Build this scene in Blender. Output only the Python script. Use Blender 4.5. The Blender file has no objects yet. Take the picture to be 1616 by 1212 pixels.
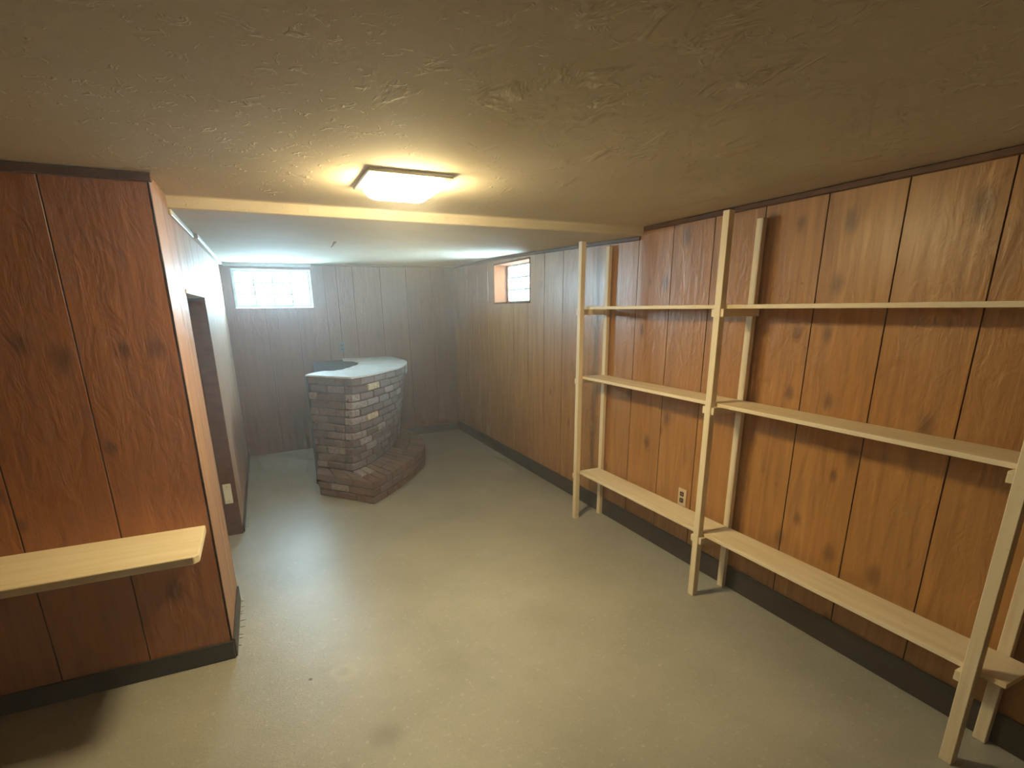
import bpy, bmesh, math, random
from mathutils import Vector, Matrix
random.seed(7)
scene = bpy.context.scene
COL = scene.collection

# ------------------------------------------------------------------ camera
CAM_H = 1.6
YAW, PITCH, ROLL = 0.435, 0.281, -0.010
def camera_axes():
    f = Vector((math.sin(YAW)*math.cos(PITCH), math.cos(YAW)*math.cos(PITCH), -math.sin(PITCH)))
    r = Vector((math.cos(YAW), -math.sin(YAW), 0)); u = r.cross(f)
    c, s = math.cos(ROLL), math.sin(ROLL)
    return c*r + s*u, -s*r + c*u, f
_r, _u, _f = camera_axes()
cam_data = bpy.data.cameras.new('camera')
cam_data.sensor_width = 36.0
cam_data.lens = 824.375/1616*36.0
cam_data.shift_y = (724.55-606)/1616
cam_data.clip_start = 0.02
cam = bpy.data.objects.new('camera', cam_data); COL.objects.link(cam)
m = Matrix((_r, _u, -_f)).transposed().to_4x4(); m.translation = Vector((0, 0, CAM_H))
cam.matrix_world = m
scene.camera = cam

# ------------------------------------------------------------------ world, exposure
SKY_STRENGTH = 270.0
LAMP_STRENGTH = 180.0
VEIL_DENSITY = 0.023
world = bpy.data.worlds.new('sky'); scene.world = world; world.use_nodes = True
bg = world.node_tree.nodes['Background']
bg.inputs[0].default_value = (0.66, 0.86, 1.0, 1); bg.inputs[1].default_value = SKY_STRENGTH
scene.view_settings.view_transform = 'Standard'
scene.view_settings.look = 'None'
scene.view_settings.gamma = 1.0
scene.view_settings.use_curve_mapping = False
scene.view_settings.exposure = 0.0
try:
    scene.cycles.max_bounces = 6; scene.cycles.diffuse_bounces = 4
    scene.cycles.use_adaptive_sampling = True; scene.cycles.adaptive_threshold = 0.09; scene.cycles.adaptive_min_samples = 12
    scene.cycles.transparent_max_bounces = 16; scene.cycles.transmission_bounces = 10
    scene.cycles.volume_bounces = 1
    scene.cycles.sample_clamp_indirect = 6.0
    scene.cycles.caustics_reflective = False; scene.cycles.caustics_refractive = False
    scene.cycles.use_denoising = True
except Exception: pass
def portal(name, loc, sx, sy, direction):
    L = bpy.data.lights.new(name, 'AREA'); L.shape = 'RECTANGLE'; L.size = sx; L.size_y = sy
    L.cycles.is_portal = True
    o = bpy.data.objects.new(name, L); COL.objects.link(o); o.location = loc
    o.rotation_euler = Vector(direction).to_track_quat('-Z', 'Y').to_euler()
portal('window_portal', (0.187, 6.66, 1.83), 0.84, 0.46, (0, -1, 0))
portal('window_portal', (2.70, 4.98, 1.85), 0.46, 0.90, (-1, 0, 0))

# ------------------------------------------------------------------ room numbers (metres)
XR = 2.321      # right wall
XL = -0.306     # left wall with the doorway
YL = 2.518      # wall that faces the camera on the left
YS = 2.943      # ceiling step
H1 = 2.096      # near ceiling
H2A, H2B = 2.043, 2.088   # far ceiling, at the step and at the far wall
YB = -1.7; XW = -2.2
FARL = (XL, 6.50); FARR = (XR, 6.72)
def h2(y, x=XL):
    t = min(1, max(0, (y-YS)/(6.6-YS))); k = min(1, max(0, (x-XL)/(XR-XL)))
    lin = H2A + (H2B-H2A)*t                       # left side rises evenly
    bow = H2A + .072*math.sin(min(1, t*1.05)*math.pi/2)   # right side rises sooner
    return lin*(1-k) + bow*k

# ------------------------------------------------------------------ node helpers
class N:
    def __init__(s, name):
        s.m = bpy.data.materials.new(name); s.m.use_nodes = True
        s.t = s.m.node_tree; s.n = s.t.nodes; s.b = s.n['Principled BSDF']
    def new(s, typ, **kw):
        n = s.n.new(typ)
        for k, v in kw.items(): setattr(n, k, v)
        return n
    def link(s, a, b): s.t.links.new(a, b)
    def pos(s, scale=(1, 1, 1), rnd=False):
        g = s.new('ShaderNodeNewGeometry')
        mp = s.new('ShaderNodeMapping'); mp.inputs['Scale'].default_value = scale
        src = g.outputs['Position']
        if rnd:
            oi = s.new('ShaderNodeObjectInfo'); mu = s.new('ShaderNodeVectorMath', operation='SCALE')
            mu.inputs[0].default_value = (11, 7, 17); s.link(oi.outputs['Random'], mu.inputs['Scale'])
            ad = s.new('ShaderNodeVectorMath', operation='ADD')
            s.link(src, ad.inputs[0]); s.link(mu.outputs[0], ad.inputs[1]); src = ad.outputs[0]
        s.link(src, mp.inputs[0]); return mp.outputs[0]
    def noise(s, vec, scale, detail=4, rough=.55, dist=0):
        n = s.new('ShaderNodeTexNoise'); n.inputs['Scale'].default_value = scale
        n.inputs['Detail'].default_value = detail; n.inputs['Roughness'].default_value = rough
        n.inputs['Distortion'].default_value = dist
        s.link(vec, n.inputs['Vector']); return n.outputs['Fac']
    def ramp(s, fac, stops):
        r = s.new('ShaderNodeValToRGB'); e = r.color_ramp.elements
        while len(e) < len(stops): e.new(0.5)
        for i, (p, c) in enumerate(stops):
            e[i].position = p; e[i].color = (*c, 1) if len(c) == 3 else c
        s.link(fac, r.inputs[0]); return r.outputs[0]
    def mix(s, fac, a, b, mode='MIX'):
        n = s.new('ShaderNodeMix', data_type='RGBA', blend_type=mode)
        for sock, v in ((n.inputs[0], fac), (n.inputs[6], a), (n.inputs[7], b)):
            if isinstance(v, (int, float)): sock.default_value = v
            elif isinstance(v, tuple): sock.default_value = (*v, 1)
            else: s.link(v, sock)
        return n.outputs[2]
    def math(s, op, a, b=0.0):
        n = s.new('ShaderNodeMath', operation=op)
        for i, v in enumerate((a, b)):
            if isinstance(v, (int, float)): n.inputs[i].default_value = v
            else: s.link(v, n.inputs[i])
        return n.outputs[0]
    def maprange(s, v, a, b, c, d):
        n = s.new('ShaderNodeMapRange', interpolation_type='SMOOTHSTEP')
        s.link(v, n.inputs[0])
        for i, x in enumerate((a, b, c, d)): n.inputs[i+1].default_value = x
        return n.outputs[0]
    def bump(s, height, strength=.3, dist=.01):
        b = s.new('ShaderNodeBump'); b.inputs['Strength'].default_value = strength
        b.inputs['Distance'].default_value = dist; s.link(height, b.inputs['Height'])
        s.link(b.outputs[0], s.b.inputs['Normal'])
    def done(s, color=None, rough=.5, spec=.5):
        if color is not None:
            if isinstance(color, tuple): s.b.inputs['Base Color'].default_value = (*color, 1)
            else: s.link(color, s.b.inputs['Base Color'])
        if isinstance(rough, (int, float)): s.b.inputs['Roughness'].default_value = rough
        else: s.link(rough, s.b.inputs['Roughness'])
        s.b.inputs['Specular IOR Level'].default_value = spec
        return s.m

# ------------------------------------------------------------------ materials
def wood_panel(name, axis, knots, dark=(0.27, 0.112, 0.025), light=(0.55, 0.275, 0.075), coat=.22, rough=0):
    """stained plywood; grain runs up, knots at (coordinate along wall, height)"""
    n = N(name)
    sc = (14, 14, 1.1)
    p = n.pos(sc, True)
    g1 = n.noise(p, 1.0, 6, .62, 1.6)
    g2 = n.noise(n.pos((70, 70, 2.2), True), 1.0, 3, .6)
    blot = n.noise(n.pos((1.6, 1.6, 1.1), True), 1.0, 3, .5)
    f = n.math('ADD', n.math('MULTIPLY', g1, .75), n.math('MULTIPLY', g2, .25))
    col = n.ramp(f, [(.30, dark), (.52, tuple((a+b)/2 for a, b in zip(dark, light))), (.74, light)])
    col = n.mix(n.maprange(blot, .35, .72, 0, .45), col, tuple(a*.55+b*.4 for a, b in zip(dark, light)))
    # random small flecks
    v = n.new('ShaderNodeTexVoronoi'); v.inputs['Scale'].default_value = 1.0
    n.link(n.pos((5.2, 5.2, 2.6), True), v.inputs['Vector'])
    col = n.mix(n.maprange(v.outputs['Distance'], .03, .13, .55, 0), col, (0.06, 0.022, 0.010))
    # knots that can be seen in their places
    geo = n.new('ShaderNodeNewGeometry'); sep = n.new('ShaderNodeSeparateXYZ'); n.link(geo.outputs['Position'], sep.inputs[0])
    wob = n.noise(n.pos((9, 9, 9)), 1.0, 3, .6)
    along = n.math('ADD', sep.outputs[axis], n.math('MULTIPLY', wob, .03))
    upz = n.math('MULTIPLY', n.math('ADD', sep.outputs[2], n.math('MULTIPLY', wob, .04)), .62)
    cx = n.new('ShaderNodeCombineXYZ'); n.link(along, cx.inputs[0]); n.link(upz, cx.inputs[1])
    acc = None
    for (s_, z_, r_) in knots:
        d = n.new('ShaderNodeVectorMath', operation='DISTANCE'); n.link(cx.outputs[0], d.inputs[0])
        d.inputs[1].default_value = (s_+.015, (z_+.02)*.62, 0)
        k = n.maprange(d.outputs['Value'], r_*.2, r_*1.6, .62, 0)
        acc = k if acc is None else n.math('MAXIMUM', acc, k)
    if acc is not None: col = n.mix(acc, col, (0.080, 0.030, 0.010))
    rip = n.noise(n.pos((16, 16, 7), True), 1.0, 3, .5, 1.2)
    n.bump(n.math('ADD', n.math('MULTIPLY', rip, 1.0), n.math('MULTIPLY', g2, .25)), .6, .007)
    n.b.inputs['Coat Weight'].default_value = coat; n.b.inputs['Coat Roughness'].default_value = .30
    return n.done(col, n.maprange(g1, .3, .7, .50+rough, .38+rough), .45-rough)

KN_R = [(1.567,1.943,.030),(1.586,1.682,.030),(1.748,1.478,.024),(1.596,1.478,.024),(1.743,1.186,.022),(1.542,1.174,.024),
        (1.10,1.93,.035),(1.389,.946,.030),(1.60,.567,.02),(1.69,.44,.03),(1.42,.46,.03),(1.21,.45,.03),
        (2.54,2.0,.035),(2.70,1.74,.030),(2.78,.70,.03),(3.0,1.02,.028),(1.13,1.14,.03),(2.60,.90,.03),(1.80,1.96,.022),(2.9,1.45,.025)]
KN_L = [(-.69,1.43,.035),(-.385,1.46,.026),(-.80,1.49,.028),(-.49,.40,.035),(-.49,1.46,.02),(-.60,1.08,.02)]
M = {}
M['panel_right'] = wood_panel('stained_plywood', 1, KN_R)
M['panel_far_shaded'] = wood_panel('stained_plywood_far_shaded', 0, [(1.3,1.3,.03),(1.75,.9,.03),(.9,1.7,.03)], dark=(.120, .044, .018), light=(.25, .100, .042))  # same plywood, with the backlit wall's shade put into its colours
M['panel_front'] = wood_panel('stained_plywood_front', 0, KN_L, dark=(.27, .088, .018), light=(.52, .205, .045))
M['panel_side'] = wood_panel('stained_plywood_side', 1, [], dark=(.30, .150, .075), light=(.50, .30, .17), coat=.04, rough=.14)
n = N('dark_groove_board'); M['backing'] = n.done((0.085, 0.034, 0.012), .7, .2)  # dark brown stain of the backing and groove sides
n = N('window_wood'); g = n.noise(n.pos((30, 30, 4), True), 1, 4)
M['jamb'] = n.done(n.ramp(g, [(.3, (.10, .028, .007)), (.7, (.14, .045, .013))]), .85, .05)
n = N('dark_vinyl'); g = n.noise(n.pos((4, 4, 4)), 1, 3)
M['vinyl'] = n.done(n.ramp(g, [(.3, (.028, .022, .018)), (.7, (.050, .041, .033))]), .5, .4)
n = N('dark_trim_wood'); g = n.noise(n.pos((8, 8, 30)), 1, 3)
M['trim_wood'] = n.done(n.ramp(g, [(.3, (.07, .027, .010)), (.7, (.13, .05, .018))]), .5, .3)
n = N('white_trim_paint'); g = n.noise(n.pos((10, 10, 10)), 1, 3)
M['white'] = n.done(n.ramp(g, [(.3, (.68, .68, .63)), (.7, (.80, .80, .76))]), .5, .4)
def cream(name, grain):
    n = N(name); g = n.noise(n.pos(grain, True), 1, 4, .6); k = n.noise(n.pos((18, 18, 18), True), 1, 2)
    c = n.ramp(g, [(.28, (.72, .59, .39)), (.50, (.80, .69, .49)), (.72, (.85, .75, .56))])
    c = n.mix(n.maprange(k, .68, .80, 0, .30), c, (.50, .36, .19))
    n.bump(g, .2, .002); return n.done(c, .5, .35)
M['cream_y'] = cream('cream_paint_board', (26, 2, 26))
M['cream_x'] = cream('cream_paint_shelf', (2, 26, 26))
M['cream_z'] = cream('cream_paint_post', (30, 30, 2))
# floor
n = N('worn_low_pile_floor')
a = n.noise(n.pos((1, 1, 1)), 1.3, 5, .6); b = n.noise(n.pos((1, 1, 1)), 7, 4, .6); c = n.noise(n.pos((1, 1, 1)), 120, 2, .5); d2 = n.noise(n.pos((1, 1, 1)), 38, 3, .7)
col = n.ramp(a, [(.32, (.325, .320, .285)), (.55, (.385, .380, .340)), (.75, (.44, .435, .39))])
col = n.mix(n.maprange(b, .5, .75, 0, .30), col, (.30, .29, .25))
col = n.mix(n.maprange(d2, .57, .72, 0, .6), col, (.56, .55, .49))
col = n.mix(n.maprange(c, .40, .30, 0, .40), col, (.19, .185, .16))
geo = n.new('ShaderNodeNewGeometry'); wv = n.noise(n.pos((1, 1, 1)), 14, 3)
for (x, y, r0, r1, amt, cc) in ((.247, 1.723, .02, .10, .45, (.17, .16, .12)), (.156, 2.179, .05, .075, .30, (.50, .475, .38)), (.15, 2.185, .01, .045, .35, (.27, .255, .20)),
                                (.006, 2.194, .004, .012, .9, (.10, .035, .02)), (.075, 1.62, .01, .05, .35, (.18, .17, .13)), (.62, 2.02, .02, .16, .22, (.22, .20, .15)), (1.2, 2.2, .04, .2, .2, (.22, .20, .15))):
    d = n.new('ShaderNodeVectorMath', operation='DISTANCE'); n.link(geo.outputs['Position'], d.inputs[0]); d.inputs[1].default_value = (x, y, 0)
    dd = n.math('ADD', d.outputs['Value'], n.math('MULTIPLY', n.math('SUBTRACT', wv, .5), r1*.8))
    col = n.mix(n.maprange(dd, r0, r1, amt, 0), col, cc)
n.bump(n.math('ADD', n.math('MULTIPLY', c, .6), n.math('MULTIPLY', d2, .8)), .35, .004)
M['floor'] = n.done(col, .38, .6)
# ceiling
n = N('stippled_ceiling_plaster')
p = n.new('ShaderNodeMapping'); geo = n.new('ShaderNodeNewGeometry'); n.link(geo.outputs['Position'], p.inputs[0])
p.inputs['Rotation'].default_value = (0, 0, math.radians(28)); p.inputs['Scale'].default_value = (11, 4.5, 11)
s1 = n.noise(p.outputs[0], 1, 4, .6, .5); s2 = n.noise(n.pos((1, 1, 1)), 26, 4, .62, .8); s3 = n.noise(n.pos((1, 1, 1)), 2.2, 3)
ridge = n.maprange(s1, .55, .68, 0, 1); fleck = n.maprange(s2, .58, .70, 0, 1)
sp = n.new('ShaderNodeSeparateXYZ'); n.link(geo.outputs['Position'], sp.inputs[0])
near = n.math('MULTIPLY', n.maprange(sp.outputs[0], .1, 1.0, .12, 1), n.maprange(sp.outputs[1], 1.9, 1.3, .2, 1))   # heavier trowel marks there
mask = n.maprange(s3, .38, .62, .25, 1)
ridge = n.math('MULTIPLY', ridge, near)
hgt = n.math('ADD', n.math('MULTIPLY', n.math('MULTIPLY', ridge, mask), .9), n.math('MULTIPLY', n.math('MULTIPLY', fleck, mask), .5))
n.bump(hgt, .5, .010)
col = n.ramp(n.noise(n.pos((1, 1, 1)), 1.7, 4), [(.3, (.54, .475, .36)), (.7, (.63, .56, .435))])
M['ceiling'] = n.done(col, .85, .15)
# bricks
def brick_mat(name, stops):
    n = N(name); oi = n.new('ShaderNodeObjectInfo')
    col = n.ramp(oi.outputs['Random'], stops)
    g = n.noise(n.pos((1, 1, 1), True), 38, 4, .65)
    col = n.mix(n.maprange(g, .35, .7, 0, .5), col, (.09, .055, .045))
    n.bump(g, .5, .004); return n.done(col, .75, .25)
M['brick'] = brick_mat('old_brick', [(0, (.165, .105, .085)), (.25, (.13, .092, .080)), (.5, (.215, .155, .135)), (.75, (.125, .075, .060)), (1, (.24, .185, .17))])
M['brick_red'] = brick_mat('step_brick', [(0, (.20, .098, .062)), (.4, (.145, .085, .062)), (.7, (.23, .125, .082)), (1, (.175, .11, .085))])
M['brick_pale'] = brick_mat('pale_brick', [(0, (.66, .47, .26)), (1, (.58, .42, .25))])
M['brick_grey'] = brick_mat('greyish_brick', [(0, (.36, .29, .26)), (1, (.31, .245, .22))])
n = N('dark_mortar'); g = n.noise(n.pos((1, 1, 1)), 60, 3); n.bump(g, .5, .004)
M['mortar'] = n.done(n.ramp(g, [(.3, (.055, .042, .036)), (.7, (.09, .07, .06))]), .9, .1)
n = N('cement_top'); g = n.noise(n.pos((1, 1, 1)), 14, 5, .65); n.bump(g, .5, .006)
M['cement'] = n.done(n.ramp(g, [(.3, (.46, .44, .42)), (.55, (.62, .60, .57)), (.75, (.72, .70, .67))]), .55, .4)
n = N('dark_slate_paint'); g = n.noise(n.pos((1, 1, 1)), 9, 4)
M['slate'] = n.done(n.ramp(g, [(.3, (.040, .046, .048)), (.7, (.065, .072, .074))]), .6, .3)
# lamp
n = N('lit_frosted_glass')
n.b.inputs['Emission Color'].default_value = (1.0, 0.79, 0.40, 1); n.b.inputs['Emission Strength'].default_value = LAMP_STRENGTH
M['lampglass'] = n.done((.9, .85, .7), .4, .4)
n = N('brass_plate'); n.b.inputs['Metallic'].default_value = .6
M['plate'] = n.done((.48, .40, .26), .5, .4)
# glass block: clear-ish body that spreads daylight
n = N('glass_block')
for l_ in list(n.t.links): n.t.links.remove(l_)
tr = n.new('ShaderNodeBsdfTransparent'); tr.inputs[0].default_value = (.86, .95, .97, 1)
tl = n.new('ShaderNodeBsdfTranslucent'); tl.inputs[0].default_value = (.85, .93, .95, 1)
gl = n.new('ShaderNodeBsdfGlossy'); gl.inputs['Roughness'].default_value = .08
mx = n.new('ShaderNodeMixShader'); mx2 = n.new('ShaderNodeMixShader'); mx2.inputs[0].default_value = .06
w = n.noise(n.pos((1, 1, 1)), 34, 3, .5, 1.0)
bpn = n.new('ShaderNodeBump'); bpn.inputs['Strength'].default_value = .6; bpn.inputs['Distance'].default_value = .01; n.link(w, bpn.inputs['Height']); n.link(bpn.outputs[0], gl.inputs['Normal'])
n.link(n.maprange(w, .35, .62, .10, .45), mx.inputs[0]); n.link(tr.outputs[0], mx.inputs[1]); n.link(tl.outputs[0], mx.inputs[2])
n.link(mx.outputs[0], mx2.inputs[1]); n.link(gl.outputs[0], mx2.inputs[2])
n.link(mx2.outputs[0], n.n['Material Output'].inputs[0]); M['glass'] = n.m
n = N('glass_block_joint'); M['joint'] = n.done((.50, .66, .70), .8, .1)
n = N('ivory_plastic'); M['ivory'] = n.done((.66, .52, .34), .4, .5)
n = N('dark_socket'); M['socket'] = n.done((.045, .03, .022), .4, .5)
n = N('grey_plate'); M['greyplate'] = n.done((.10, .095, .09), .4, .5)
n = N('concrete_block'); M['concrete'] = n.done((.35, .34, .32), .9, .1)
n = N('thread'); M['thread'] = n.done((.22, .21, .18), .9, .1)

# ------------------------------------------------------------------ mesh helpers
def mesh_obj(name, verts, faces, mat, parent=None, smooth=False, bevel=0.0, segs=1):
    """verts in world coordinates; parents never rotate"""
    org = Vector((0, 0, 0)); p = parent
    while p is not None: org += p.location; p = p.parent
    me = bpy.data.meshes.new(name)
    me.from_pydata([tuple(Vector(v)-org) for v in verts], [], faces)
    bm = bmesh.new(); bm.from_mesh(me)
    bmesh.ops.recalc_face_normals(bm, faces=bm.faces)
    if bevel > 0:
        bmesh.ops.bevel(bm, geom=[e for e in bm.edges if len(e.link_faces) == 2 and e.calc_face_angle(0) > .5],
                        offset=bevel, segments=segs, affect='EDGES', profile=.5)
    bm.to_mesh(me); bm.free()
    if smooth:
        for f in me.polygons: f.use_smooth = True
    me.materials.append(mat)
    o = bpy.data.objects.new(name, me); COL.objects.link(o); o.parent = parent
    return o
def boxgeo(x0, x1, y0, y1, z0, z1):
    v = [(x, y, z) for z in (z0, z1) for y in (y0, y1) for x in (x0, x1)]
    f = [(0, 2, 3, 1), (4, 5, 7, 6), (0, 1, 5, 4), (2, 6, 7, 3), (0, 4, 6, 2), (1, 3, 7, 5)]
    return v, f
def joined(parts):
    V, Fc = [], []
    for v, f in parts:
        k = len(V); V += v; Fc += [tuple(i+k for i in q) for q in f]
    return V, Fc
def box(name, b, mat, parent=None, bevel=0.0, segs=1):
    v, f = boxgeo(*b); return mesh_obj(name, v, f, mat, parent, False, bevel, segs)
def prism(poly_bottom, poly_top, z0, z1):
    k = len(poly_bottom)
    z0s = z0 if isinstance(z0, (list, tuple)) else [z0]*k
    z1s = z1 if isinstance(z1, (list, tuple)) else [z1]*k
    v = [(x, y, z) for (x, y), z in zip(poly_bottom, z0s)] + [(x, y, z) for (x, y), z in zip(poly_top, z1s)]
    f = [tuple(range(k))[::-1], tuple(range(k, 2*k))] + [(i, (i+1) % k, k+(i+1) % k, k+i) for i in range(k)]
    return v, f
def tag(o, label, cat, group=None, kind=None):
    o['label'] = label; o['category'] = cat
    if group: o['group'] = group
    if kind: o['kind'] = kind
    return o
def thing(name, loc, label, cat, group=None, kind=None):
    o = bpy.data.objects.new(name, None); COL.objects.link(o); o.location = loc
    o.empty_display_size = .1
    return tag(o, label, cat, group, kind)

# ------------------------------------------------------------------ floor and ceiling
v, f = boxgeo(XW-.15, XR+.15, YB-.15, 6.95, -.12, 0)
floor = tag(mesh_obj('floor', v, f, M['floor']), 'worn grey-beige floor with faint stains running to the far wall', 'floor', kind='structure')
# frayed threads along the left wall
tv, tf = [], []
for k in range(34):
    y = 2.62 + k*.056 + random.uniform(-.02, .02)
    if 3.08 < y < 4.14: continue
    L = random.uniform(.012, .032); x = XL+.012; w_ = .002; hh = random.uniform(.002, .006); dy = random.uniform(-.012, .012)
    v_, f_ = [(x, y-w_, 0), (x, y+w_, 0), (x, y, w_*2), (x+L, y+dy, hh)], [(0, 1, 2), (0, 1, 3), (1, 2, 3), (2, 0, 3)]
    q = len(tv); tv += v_; tf += [tuple(i+q for i in c_) for c_ in f_]
fr = mesh_obj('frayed_thread', tv, tf, M['thread'], floor); fr['kind'] = 'stuff'
# ceiling: one plaster surface with a step down at YS
ys_ = [YS+.012+(6.95-YS-.012)*i/10 for i in range(11)]
xs_ = [XW-.15, XL] + [XL+(XR-XL)*i/6 for i in range(1, 7)] + [XR+.15]
cv, cf = [], []
for x in xs_:
    cv += [(x, YB-.15, 2.34), (x, YB-.15, H1), (x, YS-.012, H1), (x, YS-.003, H1-.004), (x, YS, H1-.014), (x, YS, H2A+.014), (x, YS+.003, H2A+.004)] + [(x, y, h2(y, x)) for y in ys_] + [(x, 6.95, 2.34)]
k = 7 + len(ys_) + 1
for i in range(len(xs_)-1):
    for j in range(k): cf.append((i*k+j, i*k+(j+1) % k, (i+1)*k+(j+1) % k, (i+1)*k+j))
cf += [tuple(range(k)), tuple(range((len(xs_)-1)*k, len(xs_)*k))]
ceiling = tag(mesh_obj('ceiling', cv, cf, M['ceiling']), 'low rough plaster ceiling with a step down across the room', 'ceiling', kind='structure')
fl = mesh_obj('paint_flake', [(.535, 4.04, h2(4.04)), (.555, 4.03, h2(4.04)), (.548, 4.045, h2(4.04)-.002), (.505, 4.00, h2(4.04)-.045), (.512, 3.998, h2(4.04)-.047), (.508, 4.004, h2(4.04)-.046)],
              [(0, 1, 2), (3, 5, 4), (0, 3, 4, 1), (1, 4, 5, 2), (2, 5, 3, 0)], M['white'], ceiling)
fl['label'] = 'white paint flake hanging from the ceiling'

# ------------------------------------------------------------------ panelled walls
PLANK = .325; GAP = .0024; TH = .009
def wall(name, P0, P1, top, mat, label, holes=(), seams=None, thick=.14, plank_name='plank', ext=(.13, .13)):
    """P0->P1 with the room on the LEFT-hand side of travel reversed: inward normal given by rotating direction +90 deg.
       holes: (s0, s1, z0, z1). top: function of world (x, y)."""
    P0 = Vector((*P0, 0)); P1 = Vector((*P1, 0)); D = (P1-P0); Lw = D.length; D.normalize()
    Nn = Vector((-D.y, D.x, 0))                      # points into the room
    def W(s, d, z): q = P0 + D*s + Nn*d; return (q.x, q.y, z)
    def T(s): q = P0 + D*s; return top(q.x, q.y)
    def slab(s0, s1, z0, z1, d0, d1, ch0=0, ch1=0, totop=False):
        za, zb = (T(s0), T(s1)) if totop else (z1, z1)
        c = .0012
        ring = [(s0, d0), (s0, d1-(c if ch0 else 0))] + ([(s0+c, d1)] if ch0 else []) + ([(s1-c, d1)] if ch1 else []) + [(s1, d1-(c if ch1 else 0)), (s1, d0)]
        kk = len(ring)
        vv = [W(s, d, z0) for s, d in ring] + [W(s, d, za + (zb-za)*((s-s0)/(s1-s0))) for s, d in ring]
        ff = [tuple(range(kk)), tuple(range(kk, 2*kk))[::-1]] + [(i, (i+1) % kk, kk+(i+1) % kk, kk+i) for i in range(kk)]
        return vv, ff
    def pieces(s0, s1, d0, d1, ch):
        cuts = sorted({s0, s1, *[c for h in holes for c in h[:2] if s0 < c < s1]})
        out = []
        for a, b in zip(cuts[:-1], cuts[1:]):
            mid = (a+b)/2; hs = [h for h in holes if h[0] < mid < h[1]]
            c0, c1 = ch and a == s0, ch and b == s1
            if not hs: out.append(slab(a, b, 0, 0, d0, d1, c0, c1, True))
            else:
                h = hs[0]
                if h[2] > .001: out.append(slab(a, b, 0, h[2], d0, d1, c0, c1))
                if h[3] < min(T(a), T(b))-.001: out.append(slab(a, b, h[3], 0, d0, d1, c0, c1, True))
        return out
    V, Fc = joined(pieces(-ext[0], Lw+ext[1], -thick, -TH+.0005, False))
    root = tag(mesh_obj(name, V, Fc, M['backing']), label, 'wall', kind='structure')
    if seams is None: seams = [PLANK*i for i in range(1, int(Lw/PLANK)+1)]
    ss = [0] + [s for s in seams if .02 < s < Lw-.02] + [Lw]
    for a, b in zip(ss[:-1], ss[1:]):
        V, Fc = joined(pieces(a+(GAP if a > 0 else 0), b-(GAP if b < Lw else 0), -TH, 0, True))
        if V:
            pl = mesh_obj(plank_name, V, Fc, mat, root); pl.data.materials.append(M['backing'])   # grooves are stained dark
            for pf in pl.data.polygons:
                if abs(pf.normal.dot(Nn)) < .5: pf.material_index = 1
    return root, W, Lw
topfun = lambda x, y: 2.20      # the ceiling hides the upper ends
# right wall: two runs share the plane, so the top can step with the ceiling
W2 = (4.552, 5.409, 1.646, 2.052)            # window in the right wall: y0, y1, z0, z1
# travel -> room on the left of travel direction rotated +90: go along +Y at XR gives normal -X
r0 = YB
rw, RW, RL = wall('wall_right', (XR, r0), (XR, FARR[1]), topfun, M['panel_right'], 'long wall of knotty orange-brown wood panelling behind the shelving', holes=[(W2[0]-r0, W2[1]-r0, W2[2], W2[3])],
                  seams=[1.03-r0+PLANK*i for i in range(-8, 18)])
# far wall: travel from right to left gives normal -Y
farD = Vector((FARL[0]-FARR[0], FARL[1]-FARR[1], 0)); FL = farD.length; farD.normalize()
def far_s(x): return (FARR[0]-x)/abs(farD.x)
def far_y(x): return FARR[1] + (x-FARR[0])*(FARL[1]-FARR[1])/(FARL[0]-FARR[0])
W1 = (-.212, .588, 1.632, 2.036)             # window in the far wall: x0, x1, z0, z1
fw, FW, _ = wall('wall_far', FARR, FARL, topfun, M['panel_far_shaded'], 'wood panelled end wall behind the brick bar, hazy with daylight', holes=[(far_s(W1[1]), far_s(W1[0]), W1[2], W1[3])],
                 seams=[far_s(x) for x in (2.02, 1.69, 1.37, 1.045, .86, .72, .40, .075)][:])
# left wall with the doorway: travel from far to near gives normal +X
DOOR = (3.08, 4.14, 1.705)
lw, LW_, _ = wall('wall_left', (XL, FARL[1]), (XL, YL), topfun, M['panel_side'], 'wood panelled left wall with the narrow doorway, seen at a glancing angle', holes=[(FARL[1]-DOOR[1], FARL[1]-DOOR[0], 0, DOOR[2])],
                  seams=[FARL[1]-y for y in (6.2, 5.86, 5.54, 5.2, 4.88, 4.55, 4.14, 3.74, 3.41, 3.08, 2.80)], thick=.10, ext=(.13, -.0095))
# wall that faces the camera on the left: travel -X at YL gives normal -Y
jw, JW, _ = wall('wall_front_left', (XL, YL), (XW, YL), topfun, M['panel_front'], 'red-brown wood panelled wall above and below the cream wall shelf', seams=[.331+.315*i for i in range(7)], thick=.10, ext=(-.0095, .13))
ww, _, _ = wall('wall_outer_left', (XW, YL), (XW, YB), topfun, M['panel_front'], 'wood panelled wall out of view on the left of the camera')
bw, _, _ = wall('wall_back', (XW, YB), (XR, YB), topfun, M['panel_far_shaded'], 'wood panelled wall behind the camera')
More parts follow.
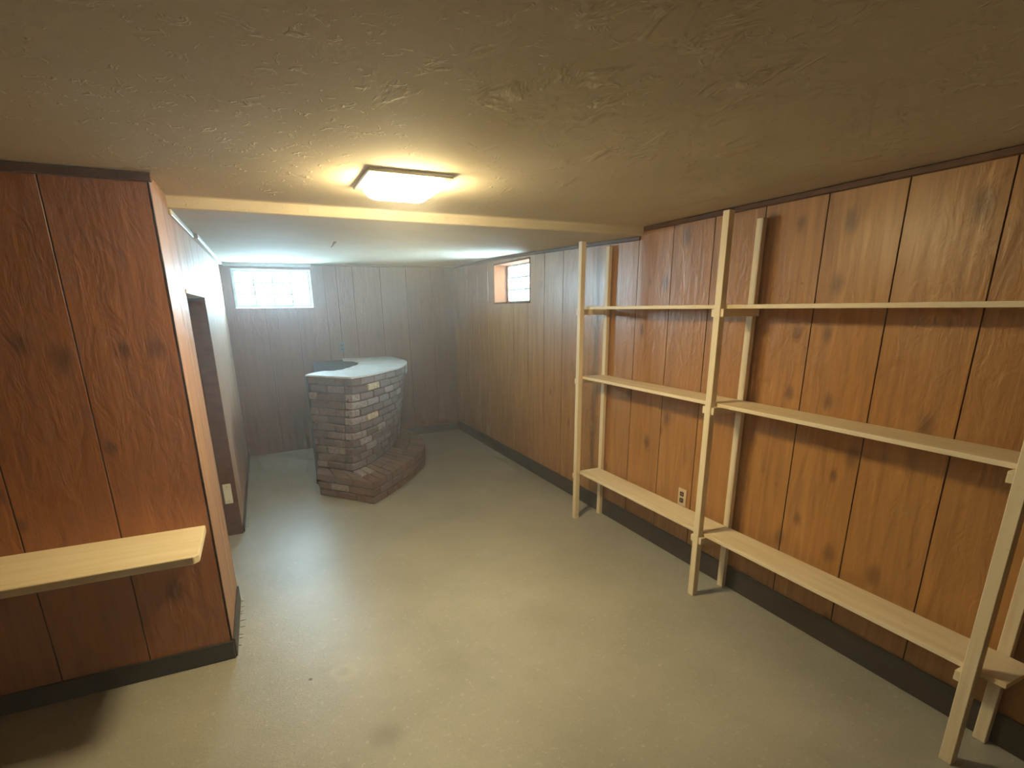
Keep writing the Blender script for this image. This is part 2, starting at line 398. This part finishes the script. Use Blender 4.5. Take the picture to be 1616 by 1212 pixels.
# corner post edge on the left jog
# closet behind the doorway
cl = [boxgeo(-1.25, -1.15, 2.55, 4.60, 0, 2.2), boxgeo(-1.15, XL-.101, DOOR[1]+.002, DOOR[1]+.10, 0, 2.2)]
V, Fc = joined(cl); tag(mesh_obj('wall_closet', V, Fc, M['panel_side']), 'dark brown panelling inside the doorway recess', 'wall', kind='structure')
d1 = thing('door_1', (XL, DOOR[0], 0), 'tall narrow open doorway without a door in the left wall', 'doorway', kind='structure')
box('door_jamb', (XL-.10, XL-.001, DOOR[1]-.018, DOOR[1]-.0005, 0, DOOR[2]-.02), M['trim_wood'], d1, .002)
box('door_jamb', (XL-.10, XL-.001, DOOR[0]+.0005, DOOR[0]+.018, 0, DOOR[2]-.02), M['trim_wood'], d1, .002)
hd = box('door_head', (XL-.10, XL+.006, DOOR[0]+.001, DOOR[1]-.001, DOOR[2]-.02, DOOR[2]-.0005), M['white'], d1, .002); hd['label'] = 'white painted head board of the doorway'
wp = thing('cover_plate', (-.365, DOOR[1]-.018, .33), 'small white cover plate low on the jamb inside the doorway', 'cover plate')
box('plate', (-.392, -.338, DOOR[1]-.026, DOOR[1]-.0182, .25, .40), M['white'], wp, .003)
for z in (.27, .38): box('screw', (-.368, -.362, DOOR[1]-.0275, DOOR[1]-.0262, z-.003, z+.003), M['greyplate'], wp, .001)

# ------------------------------------------------------------------ baseboards and trims
BH = .135
def strip(name, poly, z0, z1, mat, label, cat, bevel=.004):
    v, f = prism(poly, poly, z0, z1)
    return tag(mesh_obj(name, v, f, mat, None, False, bevel), label, cat, kind='structure')
t_ = .010
strip('baseboard_right', [(XR-t_, r0+.02), (XR, r0+.02), (XR, FARR[1]-.03), (XR-t_, FARR[1]-.03)], 0, BH, M['vinyl'], 'dark vinyl baseboard along the right wall under the shelving', 'baseboard')
strip('baseboard_far', [(1.46, far_y(1.46)-t_), (XR-.012, far_y(XR)-t_), (XR-.012, far_y(XR)), (1.46, far_y(1.46))], 0, .10, M['vinyl'], 'dark vinyl baseboard on the far wall right of the brick bar', 'baseboard')
strip('baseboard_left', [(XL, YL+.002), (XL+t_, YL+.002), (XL+t_, DOOR[0]-.005), (XL, DOOR[0]-.005)], 0, .10, M['vinyl'], 'dark vinyl baseboard by the near side of the doorway', 'baseboard')
strip('baseboard_left_far', [(XL, DOOR[1]+.005), (XL+t_, DOOR[1]+.005), (XL+t_, 6.48), (XL, 6.48)], 0, .06, M['vinyl'], 'dark vinyl baseboard between the doorway and the far wall', 'baseboard')
strip('baseboard_front_left', [(XW+.02, YL-t_), (XL+.004, YL-t_), (XL+.004, YL), (XW+.02, YL)], 0, .095, M['vinyl'], 'dark vinyl baseboard under the cream wall shelf', 'baseboard')
strip('trim_1', [(XR-.016, r0+.02), (XR, r0+.02), (XR, YS-.015), (XR-.016, YS-.015)], H1-.030, H1-.002, M['trim_wood'], 'thin dark wood strip where the right wall meets the ceiling', 'trim')
strip('trim_2', [(XW+.02, YL-.014), (XL+.012, YL-.014), (XL+.012, YL), (XW+.02, YL)], H1-.034, H1-.002, M['trim_wood'], 'thin dark wood strip on top of the left facing wall', 'trim')
def sloped_strip(name, x0, x1, y0, y1, hgt, mat, label):
    v = [(x, y, h2(y)-d) for d in (hgt, .001) for (x, y) in ((x0, y0), (x1, y0), (x1, y1), (x0, y1))]
    f = [(3, 2, 1, 0), (4, 5, 6, 7)] + [(i, (i+1) % 4, 4+(i+1) % 4, 4+i) for i in range(4)]
    return tag(mesh_obj(name, v, f, mat, None, False, .003), label, 'trim', kind='structure')
sloped_strip('trim_3', XL, XL+.012, YS+.02, 3.90, .026, M['white'], 'thin white ceiling strip above the near side of the doorway')
sloped_strip('trim_4', XL, XL+.032, 3.93, 6.46, .026, M['white'], 'thicker white ceiling strip between doorway and far wall')
v = [(x, y, h2(y, x)-dz) for dz in (.034, .001) for (x, y) in ((XL+.033, far_y(XL)-.030), (.575, far_y(.575)-.030), (.60, far_y(.6)-.001), (XL+.033, far_y(XL)-.001))]
f = [(3, 2, 1, 0), (4, 5, 6, 7)] + [(i, (i+1) % 4, 4+(i+1) % 4, 4+i) for i in range(4)]
tag(mesh_obj('trim_5', v, f, M['white'], None, False, .004), 'white ceiling strip with a broken end above the far window', 'trim', kind='structure')
v = [(x, y, h2(y, x)-dz) for dz in (.020, .001) for (x, y) in ((.605, far_y(.605)-.012), (XR-.01, far_y(XR-.01)-.012), (XR-.01, far_y(XR-.01)-.001), (.605, far_y(.605)-.001))]
tag(mesh_obj('trim_6', v, f, M['trim_wood'], None, False, .003), 'thin brown strip at the ceiling above the brick bar', 'trim', kind='structure')
v, f = [], []
for i in range(9):
    y = YS+.02+(6.68-YS-.02)*i/8; z = h2(y, XR)
    v += [(XR-.014, y, z-.026), (XR-.001, y, z-.026), (XR-.001, y, z-.001), (XR-.014, y, z-.001)]
    if i: f += [(4*i-4+j, 4*i-4+(j+1) % 4, 4*i+(j+1) % 4, 4*i+j) for j in range(4)]
f += [(0, 1, 2, 3), (35, 34, 33, 32)]
tag(mesh_obj('trim_7', v, f, M['trim_wood'], None, False, .003), 'thin brown strip at the lower ceiling above the side window', 'trim', kind='structure')

# ------------------------------------------------------------------ glass block windows
def block_mesh(name, su, sv, sd):
    """a pillowed block, u = width, d = depth, v = height; both faces dished"""
    bm = bmesh.new(); n_ = 4
    vs = {}
    for side in (0, 1):
        for i in range(n_+1):
            for j in range(n_+1):
                a, b = i/n_*2-1, j/n_*2-1
                bulge = .03*sd*(1-a**4)*(1-b**4)
                vs[side, i, j] = bm.verts.new((a*su/2, (sd/2+bulge)*(1 if side else -1), b*sv/2))
    for side in (0, 1):
        for i in range(n_):
            for j in range(n_):
                bm.faces.new([vs[side, i, j], vs[side, i+1, j], vs[side, i+1, j+1], vs[side, i, j+1]])
    rim = [(i, 0) for i in range(n_)] + [(n_, j) for j in range(n_)] + [(i, n_) for i in range(n_, 0, -1)] + [(0, j) for j in range(n_, 0, -1)]
    for k in range(len(rim)):
        p, q = rim[k], rim[(k+1) % len(rim)]
        bm.faces.new([vs[0, p[0], p[1]], vs[0, q[0], q[1]], vs[1, q[0], q[1]], vs[1, p[0], p[1]]])
    bmesh.ops.recalc_face_normals(bm, faces=bm.faces)
    me = bpy.data.meshes.new(name); bm.to_mesh(me); bm.free()
    for f_ in me.polygons: f_.use_smooth = True
    me.materials.append(M['glass']); return me
def window(name, label, centre, axis, width, height, cols, rows, fr, jamb_mat, reveal, proud):
    """axis 0: window runs along x (far wall, outside is +y); axis 1: runs along y (outside is +x).
       centre is on the wall face; reveal = depth from wall face to the glass face"""
    root = thing(name, centre, label, 'window', kind='structure')
    c = Vector(centre)
    def B(u0, u1, d0, d1, z0, z1):
        return (c.x+u0, c.x+u1, c.y+d0, c.y+d1, c.z+z0, c.z+z1) if axis == 0 else (c.x+d0, c.x+d1, c.y+u0, c.y+u1, c.z+z0, c.z+z1)
    hw, hh = width/2, height/2; e = .0008
    dd = reveal+.10
    box('window_jamb', B(-hw+e, -hw+fr, -proud, dd, -hh+e, hh-e), jamb_mat, root, .002)
    box('window_jamb', B(hw-fr, hw-e, -proud, dd, -hh+e, hh-e), jamb_mat, root, .002)
    box('window_sill', B(-hw+fr, hw-fr, -proud, dd, -hh+e, -hh+fr), jamb_mat, root, .002)
    box('window_head', B(-hw+fr, hw-fr, -proud, dd, hh-fr, hh-e), jamb_mat, root, .002)
    iw, ih = width-2*fr, height-2*fr; jt = .016
    bu, bv, bd = (iw-jt*(cols+1))/cols, (ih-jt*(rows+1))/rows, .07
    # mortar grid
    parts = []
    for i in range(cols+1):
        u = -iw/2 + i*(bu+jt); b = B(u, u+jt, reveal-.001, reveal+bd-.004, -ih/2, ih/2); parts.append(boxgeo(*b))
    for j in range(rows+1):
        z = -ih/2 + j*(bv+jt)
        for i in range(cols):
            u = -iw/2 + i*(bu+jt) + jt; parts.append(boxgeo(*B(u, u+bu, reveal-.001, reveal+bd-.004, z, z+jt)))
    V, Fc = joined(parts); mesh_obj('mortar_grid', V, Fc, M['joint'], root)
    me = block_mesh('glass_block', bu, bv, bd)
    for j in range(rows):
        for i in range(cols):
            o = bpy.data.objects.new('glass_block', me); COL.objects.link(o); o.parent = root
            u = -iw/2+jt+bu/2+i*(bu+jt); z = -ih/2+jt+bv/2+j*(bv+jt)
            if axis == 0: o.location = (u, reveal+bd/2, z)
            else: o.location = (reveal+bd/2, u, z); o.rotation_euler = (0, 0, math.pi/2)
    return root
w1 = window('window_1', 'glass block window with a thin white frame in the far wall', ((W1[0]+W1[1])/2, far_y((W1[0]+W1[1])/2)-.003, (W1[2]+W1[3])/2), 0, W1[1]-W1[0], W1[3]-W1[2], 4, 3, .016, M['white'], .035, .008)
w1.rotation_euler = (0, 0, math.atan2(FARR[1]-FARL[1], FARR[0]-FARL[0]))
w2 = window('window_2', 'glass block window set deep in the right wall with orange wood jambs', (XR, (W2[0]+W2[1])/2, (W2[2]+W2[3])/2), 1, W2[1]-W2[0], W2[3]-W2[2], 4, 3, .016, M['jamb'], .165, .004)
# thin inner stop frame in front of the side window's glass
for b in ((XR+.145, XR+.163, W2[1]-.040, W2[1]-.0165, W2[2]+.017, W2[3]-.017), (XR+.145, XR+.163, W2[0]+.0165, W2[0]+.040, W2[2]+.017, W2[3]-.017)):
    box('window_stop', b, M['jamb'], w2, .002)

# ------------------------------------------------------------------ ceiling light
LX0, LX1, LY0, LY1 = .425, .752, 2.115, 2.465
cl_ = thing('ceiling_light', ((LX0+LX1)/2, (LY0+LY1)/2, H1), 'square flush ceiling lamp with glowing frosted glass shade', 'ceiling light')
box('base_plate', (LX0, LX1, LY0, LY1, H1-.014, H1+.0), M['plate'], cl_, .004)
cxm, cym = (LX0+LX1)/2, (LY0+LY1)/2
rings = [(.110, H1-.0145), (.132, H1-.020), (.134, H1-.028), (.122, H1-.048), (.106, H1-.058), (.05, H1-.061)]
gv, gf = [], []
for hw_, z in rings:
    r_ = min(.03, hw_*.25)
    pts_ = []
    for (sx, sy, a0) in ((1, 1, 0), (-1, 1, 90), (-1, -1, 180), (1, -1, 270)):
        for q in (0, 45, 90):
            a = math.radians(a0+q); pts_.append((cxm+sx*(hw_-r_)+r_*math.cos(a), cym+sy*(hw_-r_)+r_*math.sin(a), z))
    gv += pts_
for i in range(len(rings)-1):
    for j in range(12): gf.append((i*12+j, i*12+(j+1) % 12, (i+1)*12+(j+1) % 12, (i+1)*12+j))
gf.append(tuple(range(12))); gf.append(tuple(range((len(rings)-1)*12, len(rings)*12)))
mesh_obj('glass_shade', gv, gf, M['lampglass'], cl_)
fv, ff = [], []
for z, r_ in ((H1-.0612, .010), (H1-.066, .011), (H1-.073, .006), (H1-.078, .003)):
    fv += [(cxm+r_*math.cos(a*math.pi/4), cym+r_*math.sin(a*math.pi/4), z) for a in range(8)]
for i in range(3): ff += [(i*8+j, i*8+(j+1) % 8, i*8+8+(j+1) % 8, i*8+8+j) for j in range(8)]
ff += [tuple(range(8)), tuple(range(24, 32))]
mesh_obj('finial', fv, ff, M['plate'], cl_)

# ------------------------------------------------------------------ shelving unit on the right wall
su = thing('shelving_unit', (2.2, 2.0, 0), 'cream painted wooden shelving unit with square posts against the right wall', 'shelves')
PX0, PX1 = 2.056, 2.092; BX0, BX1 = 2.283, 2.3105
PY = [3.28, 2.003, .718]; pw = .020
for y in PY:
    box('post', (PX0, PX1, y-pw, y+pw, 0, 2.035), M['cream_z'], su, .002)
    box('post', (BX0, BX1, y-pw, y+pw, 0, 2.013), M['cream_z'], su, .002)
LEV = [.385, 1.117, 1.607]; TK = .019
for li, z in enumerate(LEV):
    for (y0, y1) in ((2.003+.012, 3.245), (.628, 2.003-.016 if li else 1.99)):
        if li == 0 and y0 > 1: y0 = 1.997; y1 = 3.29
        if li == 1 and y0 > 1: y0 = 2.008; y1 = 3.27
        if li == 1 and y0 < 1: y1 = 2.0
        box('shelf_board', (PX1+.001 if li else PX1+.001, BX0-.002, y0, y1, z-TK, z), M['cream_y'], su, .0015)
    for y in PY:
        for sgn in (1, -1):
            if sgn == -1 and (y > 3 or y < 1): continue
            ya, yb = (y+pw+.0005, y+pw+.019) if sgn > 0 else (y-pw-.019, y-pw-.0005)
            box('cleat', (PX0+.004, BX1-.002, ya, yb, z-TK-.039, z-TK-.0005), M['cream_x'], su, .0015)

# ------------------------------------------------------------------ shelf on the left facing wall
ws = thing('wall_shelf', (-.33, YL, .69), 'thick cream painted wall shelf on the red-brown left wall', 'shelf')
v, f = prism([(-.345, 2.18), (-.328, 2.20), (-.330, YL-.0005), (-1.9, YL-.0005), (-1.9, 2.18)], [(-.345, 2.18), (-.328, 2.20), (-.330, YL-.0005), (-1.9, YL-.0005), (-1.9, 2.18)], .66, .692)
mesh_obj('shelf_board', v, f, M['cream_x'], ws, False, .003)
box('cleat', (-1.85, -.45, YL-.022, YL-.0005, .622, .6595), M['trim_wood'], ws, .002)

# ------------------------------------------------------------------ outlets
def outlet(name, label, loc, axis, mats, sockets=True):
    o = thing(name, loc, label, 'outlet'); c = Vector(loc)
    def B(u0, u1, d0, d1, z0, z1):
        return (c.x+u0, c.x+u1, c.y-d1, c.y-d0, c.z+z0, c.z+z1) if axis == 0 else (c.x-d1, c.x-d0, c.y+u0, c.y+u1, c.z+z0, c.z+z1)
    box('cover_plate', B(-.036, .036, 0, .006, -.057, .057), mats[0], o, .002, 2)
    for dz in (-.021, .021):
        s_ = box('socket', B(-.015, .015, .0062, .008, dz-.014, dz+.014), mats[1], o, .004, 2)
        for du in (-.006, .006): box('slot', B(du-.0012, du+.0012, .0082, .0088, dz-.004, dz+.005), mats[2], s_)
    box('screw', B(-.003, .003, .0062, .0075, -.003, .003), mats[2], o, .001)
outlet('wall_outlet', 'ivory double outlet low on the right wall above the bottom shelf', (XR, 2.40, .425), 1, (M['ivory'], M['socket'], M['ivory']))
outlet('wall_outlet', 'small dark outlet on the far wall above the brick bar', (.85, far_y(.85), 1.175), 0, (M['greyplate'], M['socket'], M['socket']))

# ------------------------------------------------------------------ curved brick bar
bar = thing('brick_bar', (.9, 5.4, 0), 'curved brick bar with a pale cement top and a rounded brick step', 'bar')
def resample(poly, step):
    P = [Vector((*p, 0)) for p in poly]
    # Catmull-Rom through the points
    out = []
    for i in range(len(P)-1):
        p0 = P[i-1] if i else P[0]*2-P[1]; p1, p2 = P[i], P[i+1]; p3 = P[i+2] if i+2 < len(P) else P[-1]*2-P[-2]
        for k in range(16):
            t = k/16
            out.append(.5*((2*p1)+(p2-p0)*t+(2*p0-5*p1+4*p2-p3)*t*t+(3*p1-p0-3*p2+p3)*t**3))
    out.append(P[-1])
    return out
def walk(pts_):
    s = [0]
    for a, b in zip(pts_[:-1], pts_[1:]): s.append(s[-1]+(b-a).length)
    def at(d):
        d = min(max(d, 0), s[-1])
        for i in range(len(s)-1):
            if d <= s[i+1]: 
                t = (d-s[i])/max(1e-9, s[i+1]-s[i]); return pts_[i].lerp(pts_[i+1], t)
        return pts_[-1]
    return at, s[-1]
YF = 6.60
OUT_B = [(.590, 4.690), (.715, 4.790), (.910, 5.050), (1.130, 5.450), (1.300, 5.900), (1.365, 6.20), (1.38, 6.57)]
OUT_T = [(.655, 4.680), (.815, 4.800), (1.005, 5.020), (1.215, 5.290), (1.350, 5.590), (1.440, 5.930), (1.452, 6.15), (1.43, 6.57)]
END_B = [(.590, 4.690), (.320, 4.985)]
END_T = [(.655, 4.680), (.318, 5.080)]
INN = [(.318, 5.080), (.47, 5.30), (.60, 5.30), (.73, 5.46), (.84, 5.67), (.925, 5.92), (.945, 6.13), (.915, 6.31), (.83, 6.42), (.70, 6.47), (.50, 6.475)]
oB, oT = resample(OUT_B, 0), resample(OUT_T, 0)
inn = resample(INN, 0)
def lerp_walk(t):
    aB, lB = walk(oB); aT, lT = walk(oT)
    pts_ = [aB(lB*i/60).lerp(aT(lT*i/60), t) for i in range(61)]
    return walk(pts_)
def end_walk(t):
    a = Vector((*END_B[0], 0)).lerp(Vector((*END_T[0], 0)), t); b = Vector((*END_B[1], 0)).lerp(Vector((*END_T[1], 0)), t)
    return walk([a.lerp(b, i/8) for i in range(9)])
Z0, Z1, NC = .20, 1.028, 12; CH = (Z1-Z0)/NC
STEP_CH = Z0/3
# unit brick: x length 1, y depth 0..1 (outwards = 0 face at y=0), z 0..1; bevelled after scale, so made per size
def brick_mesh(name, L, D, Hh, mat):
    bm = bmesh.new(); bmesh.ops.create_cube(bm, size=1)
    for v_ in bm.verts: v_.co = Vector((v_.co.x*L, v_.co.y*D, v_.co.z*Hh))
    bmesh.ops.bevel(bm, geom=[e for e in bm.edges], offset=.006, segments=1, affect='EDGES')
    me = bpy.data.meshes.new(name); bm.to_mesh(me); bm.free(); me.materials.append(mat); return me
BMESH = {k: brick_mesh(k, .2, .09, CH-.011, M[k]) for k in ('brick', 'brick_pale', 'brick_grey')}
SMESH = {k: brick_mesh('step_'+k, .2, .09, STEP_CH-.010, M[k]) for k in ('brick_red', 'brick_pale', 'brick_grey')}
PALE = []   # filled below: world points whose nearest brick is pale
def px(u_, v_, z_):  # where a seen pixel meets the height z (used once to find which brick is pale)
    d = _f + _r*((u_-808)/824.375) - _u*((v_-724.55)/824.375); t = (z_-CAM_H)/d.z
    return Vector((d.x*t, d.y*t, z_))
bricks = []
def lay(at, L, s0, s1, z, meshes, default, depth, parent, jit=.004, inward=1):
    a, b = at(s0), at(s1); d = (b-a); ln = d.length
    if ln < .035: return
    d.normalize(); nrm = Vector((-d.y, d.x, 0))*inward       # into the core
    c = (a+b)/2 + nrm*(depth/2 + random.uniform(-jit, jit*.6))
    o = bpy.data.objects.new('brick', meshes[default]); COL.objects.link(o); o.parent = parent
    org = Vector((0, 0, 0)); p = parent
    while p is not None: org += p.location; p = p.parent
    o.location = Vector((c.x, c.y, z + random.uniform(-.0015, .0015)))-org
    o.rotation_euler = (random.uniform(-.008, .008), random.uniform(-.008, .008), math.atan2(d.y, d.x)+random.uniform(-.012, .012))
    o.scale = ((ln-.011)/.2, depth/.09, 1)
    bricks.append((o, (a+b)/2 + Vector((0, 0, z)), meshes)); return o
BL = .205
for c in range(NC):
    t = (c+.5)/NC; z = Z0 + CH*(c+.5)
    at, L = lerp_walk(t); ea, eL = end_walk(t)
    s = 0.0; first = BL if c % 2 == 0 else .105
    while s < L-.04:
        e = min(L, s + (first if s == 0 else BL*random.uniform(.93, 1.07))); lay(at, L, s, e, z, BMESH, 'brick', .085, bar); s = e
    s = .088 if c % 2 == 0 else 0.088; first = .10 if c % 2 else .19
    k0 = s
    while s < eL-.03:
        e = min(eL, s + (first if s == k0 else BL*random.uniform(.95, 1.05))); lay(ea, eL, s, e, z, BMESH, 'brick', .085, bar, .003, -1); s = e
# core of the bar
def offset_poly(pts_, d):
    out = []
    for i, p in enumerate(pts_):
        a = pts_[max(0, i-1)]; b = pts_[min(len(pts_)-1, i+1)]; t_v = (b-a).normalized()
        out.append(p + Vector((-t_v.y, t_v.x, 0))*d)
    return out
def bar_ring(t, off):
    at, L = lerp_walk(t)
    outer = offset_poly([at(L*i/40) for i in range(41)], off)
    outer[0] = outer[0] + (Vector((.318, 5.05, 0))-outer[0]).normalized()*off*.6 + Vector((.0, off*.6, 0))
    inner = [Vector((p.x, p.y, 0)) for p in inn[::4]] + [inn[-1]]
    # back arm along the far wall, then the outer end at the wall
    back = [Vector((.50, far_y(.5)-.012, 0)), Vector((1.40, far_y(1.4)-.012, 0))]
    ring = outer + [back[1]] + [back[0]] + inner[::-1]
    q = ring[-1]; ring[-1] = Vector((q.x+.012, q.y+off*.55, 0))
    return [(p.x, p.y) for p in ring]
v, f = prism(bar_ring(-Z0/(Z1-Z0), .020), bar_ring(1, .020), .0, Z1-.001)
mesh_obj('mortar_core', v, f, M['mortar'], bar)
# cement top, slightly proud of the bricks, with thickness
at, L = lerp_walk(1.0)
outer = offset_poly([at(L*i/40) for i in range(41)], -.006)
outer = [p + Vector((random.uniform(-.004, .004), random.uniform(-.004, .004), 0)) for p in outer]
inn_top = inn[:8*16+1:4]
top_ring = [(p.x, p.y) for p in outer] + [(1.40, far_y(1.4)-.011), (.84, far_y(.84)-.011)] + [(p.x-.004, p.y-.004) for p in inn_top[::-1]]
v, f = prism(top_ring, top_ring, Z1, [1.042+random.uniform(-.003, .003) for _ in top_ring])
ct = mesh_obj('cement_top', v, f, M['cement'], bar)
# cement that ran down over the brick edge at the right end
dv, df = [], []
for (i0, i1, drop) in ((24, 26, .05), (26, 28, .10), (28, 31, .13), (31, 33, .07), (33, 36, .03)):
    a, b = at(L*i0/40), at(L*i1/40); d = (b-a).normalized(); nn = Vector((d.y, -d.x, 0))
    p = [a-nn*.002, b-nn*.002, b+nn*.014, a+nn*.014]; q = [a*.75+b*.25-nn*.002, b*.75+a*.25-nn*.002, b*.75+a*.25+nn*.009, a*.75+b*.25+nn*.009]
    v_, f_ = prism([(x.x, x.y) for x in q], [(x.x, x.y) for x in p], Z1-drop, Z1+.006)
    k = len(dv); dv += v_; df += [tuple(i+k for i in c_) for c_ in f_]
mesh_obj('cement_drip', dv, df, M['cement'], ct)
# dark lining of the inside
lin_o = [Vector((p.x, p.y, 0)) for p in inn[::2]]; lin_i = offset_poly(lin_o, .012)
ring = [(p.x, p.y) for p in lin_o] + [(p.x, p.y) for p in lin_i[::-1]]
v, f = prism(ring, ring, .002, Z1-.004); mesh_obj('inner_lining', v, f, M['slate'], bar)
# step
ST_OUT = [(.697, 4.285), (.860, 4.450), (1.060, 4.690), (1.240, 4.930), (1.370, 5.150), (1.470, 5.420), (1.520, 5.760), (1.500, 6.02), (1.430, 6.25)]
ST_END = [(.697, 4.285), (.292, 4.765)]
so = resample(ST_OUT, 0)
step = bpy.data.objects.new('brick_step', None)
inner_ring = offset_poly(so, .012)
sring = [(p.x, p.y) for p in inner_ring[1:]] + [(1.30, 6.25), (1.2, 5.8), (.95, 5.25), (.62, 4.86), (.335, 5.02), (.305, 4.775)] + [(.697-.004, 4.285+.016)]
v, f = prism(sring, sring, 0, Z0-.062)
step = mesh_obj('brick_step', v, f, M['mortar'], bar); step['label'] = 'low rounded brick step in front of the bar'
sat, sL = walk(so); sea, seL = walk([Vector((*ST_END[0], 0)).lerp(Vector((*ST_END[1], 0)), i/6) for i in range(7)])
for c in range(2):
    z = STEP_CH*(c+.5); s = 0; first = BL if c % 2 == 0 else .11
    while s < sL-.04:
        e = min(sL, s+(first if s == 0 else BL*random.uniform(.95, 1.05))); lay(sat, sL, s, e, z, SMESH, 'brick_red', .085, step); s = e
    s = .088; first = .11 if c % 2 == 0 else .19; k0 = s
    while s < seL-.03:
        e = min(seL, s+(first if s == k0 else BL)); lay(sea, seL, s, e, z, SMESH, 'brick_red', .085, step, .003, -1); s = e
# top course: bricks laid across, pointing outwards
bw_at, bw_L = walk(resample(OUT_B, 0)); z = STEP_CH*2.5
nrad = 22
for k in range(nrad):
    a0, a1 = k/nrad, (k+1)/nrad
    po0, po1 = sat(sL*a0), sat(sL*a1); g = .93
    pi0, pi1 = bw_at(bw_L*a0*g), bw_at(bw_L*a1*g)
    gap = .005
    po = (po0.lerp(po1, gap/ max(.01, (po1-po0).length)), po1.lerp(po0, gap/max(.01, (po1-po0).length)))
    pi = (pi0.lerp(pi1, .06), pi1.lerp(pi0, .06))
    halves = ((0, .52), (.54, 1.0)) if ((po[0]-pi[0]).length > .26) else ((0, 1.0),)
    for h0, h1 in halves:
        quad = [po[0].lerp(pi[0], h0), po[1].lerp(pi[1], h0), po[1].lerp(pi[1], h1), po[0].lerp(pi[0], h1)]
        qd = [(p.x, p.y) for p in quad]; dz = random.uniform(-.002, .002)
        v, f = prism(qd, qd, STEP_CH*2+.005, Z0+dz)
        o = mesh_obj('brick', v, f, M['brick_red'], step, False, .004)
        if k < 2 and h0 > 0: o.data.materials[0] = M['brick_grey']
# end wedge of the top course, left of the first radial brick
e0, e1 = Vector((.697, 4.285, 0)), Vector((.292, 4.765, 0)); b0, b1 = Vector((.590, 4.690, 0)), Vector((.320, 4.985, 0))
for k in range(3):
    qa, qb = e0.lerp(e1, k/3+.012), e0.lerp(e1, (k+1)/3-.012); ra, rb = b0.lerp(b1, k/3+.012), b0.lerp(b1, (k+1)/3-.012)
    if k == 0: qa = e0 + (e1-e0)*.012; ra = b0 + Vector((-.01, -.004, 0))
    qd = [(p.x, p.y) for p in (qa, qb, rb, ra)]
    v, f = prism(qd, qd, STEP_CH*2+.005, Z0); mesh_obj('brick', v, f, M['brick_red'], step, False, .004)
# pale and greyish bricks where the photograph has them
def proj(P):
    q = P - Vector((0, 0, CAM_H)); zc = q.dot(_f)
    return 808+824.375*q.dot(_r)/zc, 724.55-824.375*q.dot(_u)/zc
for (u_, v_, kind) in ((596, 605, 'brick_pale'), (594, 655, 'brick_pale'), (607, 616, 'brick_grey'), (560, 627, 'brick_grey'), (597, 632, 'brick_grey'), (617, 634, 'brick_grey'),
                       (566, 668, 'brick_grey'), (630, 617, 'brick_grey'), (567, 643, 'brick_grey'), (575, 696, 'brick_grey'), (606, 668, 'brick_grey'), (543, 766, 'brick_grey'),
                       (510, 733, 'brick_grey'), (529, 707, 'brick_grey'), (495, 627, 'brick_grey'), (559, 655, 'brick_grey'), (588, 700, 'brick_grey'), (575, 684, 'brick_grey'), (594, 655, 'brick_pale'), (596, 605, 'brick_pale')):
    best = min(bricks, key=lambda b: (proj(b[1])[0]-u_)**2 + (1.6*(proj(b[1])[1]-v_))**2)
    if kind in best[2]: best[0].data = best[2][kind]

# ------------------------------------------------------------------ added scattering volume that imitates lens glare
n = N('lens_veil_volume')
for l_ in list(n.t.links): n.t.links.remove(l_)
vs_ = n.new('ShaderNodeVolumeScatter'); vs_.inputs['Density'].default_value = VEIL_DENSITY; vs_.inputs['Anisotropy'].default_value = .62
vs_.inputs['Color'].default_value = (.95, .97, 1, 1)
n.link(vs_.outputs[0], n.n['Material Output'].inputs['Volume'])
hz = box('lens_veil', (XW-.25, XR+.40, YB-.25, 7.10, -.2, 2.45), n.m)
tag(hz, 'added thin volume that imitates a milky lens veil', 'lens_veil', kind='stuff')
